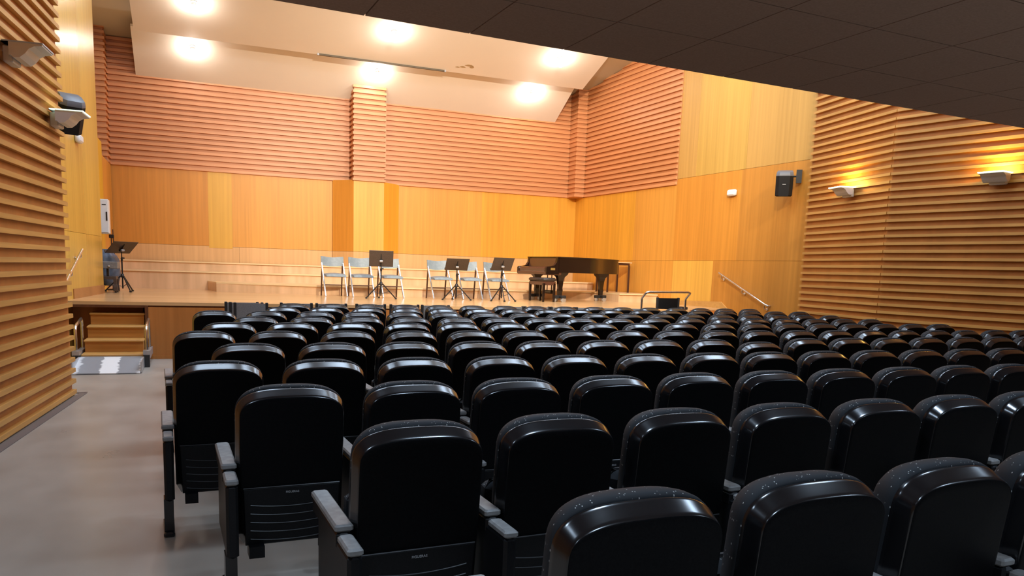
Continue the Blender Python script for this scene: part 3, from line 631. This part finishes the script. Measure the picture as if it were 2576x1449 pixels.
# ------------------------------------------------------------------ grey chairs standing along the stage front (front = +y)
def grey_chair(name, label, back, top=.89, hb=.24, group='grey chairs along the stage front', folded=False):
    t = thing(name, label, 'chair', (0,0,0), 0, group)
    b = MB(); L = []
    for i in range(9):
        f = i/8*2 - 1; y = -.008 - .02*(1 - f*f); L.append([(f*.205, y - .008, top - hb), (f*.205, y + .008, top - hb), (f*.205, y + .004, top), (f*.205, y - .012, top)])
    b.loft(L); b.build('backrest', back, t, 40)
    for s in (-1, 1):
        m = MB(); m.bbox((s*.225 - .020, -.022, top - hb + .0), (s*.225 + .020, .022, top + .012), .006); m.build('corner_bracket', M['dark'], t)
        m = MB(); m.tube([(s*.225, .0, top - hb + .02), (s*.225, .0, 0)] if folded else [(s*.225, .0, top - hb + .02), (s*.225, .03, .48), (s*.225, .02, .30), (s*.225, -.01, 0)], .012, 8); m.build('rear_leg', M['dark'], t)
        m = MB(); m.tube([(s*.20, .012, .62), (s*.20, .012, 0)] if folded else [(s*.225, .03, .46), (s*.225, .36, .46), (s*.225, .385, .44), (s*.225, .39, 0)], .010, 8); m.build('front_leg', M['dark'], t)
    MB().bbox(*(((-.18, -.018, .16), (.18, .012, .56), .01) if folded else ((-.215, .02, .455), (.215, .40, .485), .012))).build('seat', back, t, 40)
    return t
GX = [(.725, 12.20, 'first of three folded ones'), (.665, 12.30, 'middle of three folded ones'), (.605, 12.41, 'hindmost of three folded ones'),
      (1.40, 12.36, 'next to the folded ones'), (1.93, 12.36, 'second from the folded ones'), (2.55, 12.36, 'below the widest music desk'), (3.10, 12.36, 'before the third folding chair'),
      (3.62, 12.36, 'before the bare stretch'), (4.955, 12.36, 'after the bare stretch'), (5.45, 12.36, 'below the far piano leg'), (5.945, 12.36, 'below the near piano leg'), (6.44, 12.36, 'below the piano bend'), (6.935, 12.36, 'below the piano tail'), (7.43, 12.36, 'beside the steel guard rail')]
g0 = grey_chair('stacking_chair', '-', M['greyback']); f0 = grey_chair('folded_chair', '-', M['greyback'], folded=True)
for i, (x, y, wh) in enumerate(GX):
    lab = 'grey backed chair along the stage front, ' + wh
    if i in (0, 3): q = f0 if i == 0 else g0; q.location = (x, y, 0); q['label'] = lab
    elif i < 3: dup(f0, (x, y, 0), 0, lab)
    else: dup(g0, (x, y, 0), R(random.uniform(-.6, .6)) if i > 2 else 0, lab)
b = grey_chair('tall_chair', 'black backed chair inside the steel guard rail, taller than the grey ones', M['blackrib'], 1.095, .20, 'chairs by the guard rail'); b.location = (8.06, 12.30, 0); del b['group']
# guard rail and flat case by the stage steps
t = thing('guard_rail', 'U shaped steel guard rail at the stage edge', 'guard rail', (8.2, 12.5, 0))
MB().tube([(-.50, .13, 0), (-.50, .13, 1.05), (-.50, .12, 1.08), (-.50, .0, 1.17), (-.485, -.015, 1.185), (-.44, -.02, 1.195), (.42, -.02, 1.205), (.465, -.015, 1.19), (.47, .0, 1.175), (.47, .12, 1.08), (.47, .13, 1.05), (.47, .13, 0)], .021, 10).build('rail', M['steel'], t, 50)
for x in (-.50, .47): MB().lathe([(.05, 0), (.05, .01), (.022, .018)], 16, (x, .13, 0)).build('floor_flange', M['steel'], t, 40)
t = thing('flat_case', 'flat black case lying at the stage edge beside the guard rail', 'case', (8.74, 13.0, ZS))
MB().bbox((-.19, -.12, 0), (.17, .12, .055), .008).build('case_body', M['dark'], t); MB().box((-.03, -.126, .02), (.03, -.119, .035)).build('latch', M['alu'], t)
# ------------------------------------------------------------------ light
def light(kind, name, loc, energy, col, rot=(0,0,0), **k):
    l = bpy.data.lights.new(name, kind); l.energy = energy; l.color = col
    for a, v in k.items(): setattr(l, a, v)
    o = bpy.data.objects.new(name, l); COL.objects.link(o); o.location = loc; o.rotation_euler = rot; return o
for x in (0., 3., 6., 9.):
    for y in (7.4, 10.4, 13.4):
        light('AREA', 'hall_downlight', (x, y, 7.36), 84, (.62, .79, 1.), shape='RECTANGLE', size=2.0, size_y=.55)
for x, y, e in ((-1.0, -.9, 30), (1.4, -.3, 30), (4.6, .3, 30), (-.6, 2.2, 13), (1.5, 2.35, 13), (3.6, 2.45, 13), (5.9, 2.5, 13)):
    light('AREA', 'soffit_downlight', (x, y, 2.82), e, (.60, .78, 1.), shape='DISK', size=.4, spread=R(130))
for x, e in ((.6, 900), (3.9, 4500), (8.0, 1300)):     # stage floods on the gallery front
    light('SPOT', 'stage_flood', (x, 4.9, 6.6), e, (1., .88, .70), (R(78), 0, R(-12 + (4.3 - x)*-2.5)), spot_size=R(66), spot_blend=.7, shadow_soft_size=.2)
w = bpy.data.worlds.new('world'); S.world = w; w.use_nodes = True
w.node_tree.nodes['Background'].inputs[0].default_value = (.5, .55, .65, 1); w.node_tree.nodes['Background'].inputs[1].default_value = .02
S.view_settings.view_transform = 'Standard'; S.view_settings.look = 'None'; S.view_settings.gamma = 1; S.view_settings.exposure = .2
S.view_settings.use_curve_mapping = False
S.cycles.use_denoising = True; S.cycles.max_bounces = 8; S.cycles.diffuse_bounces = 4; S.cycles.glossy_bounces = 3
S.cycles.sample_clamp_indirect = 6.
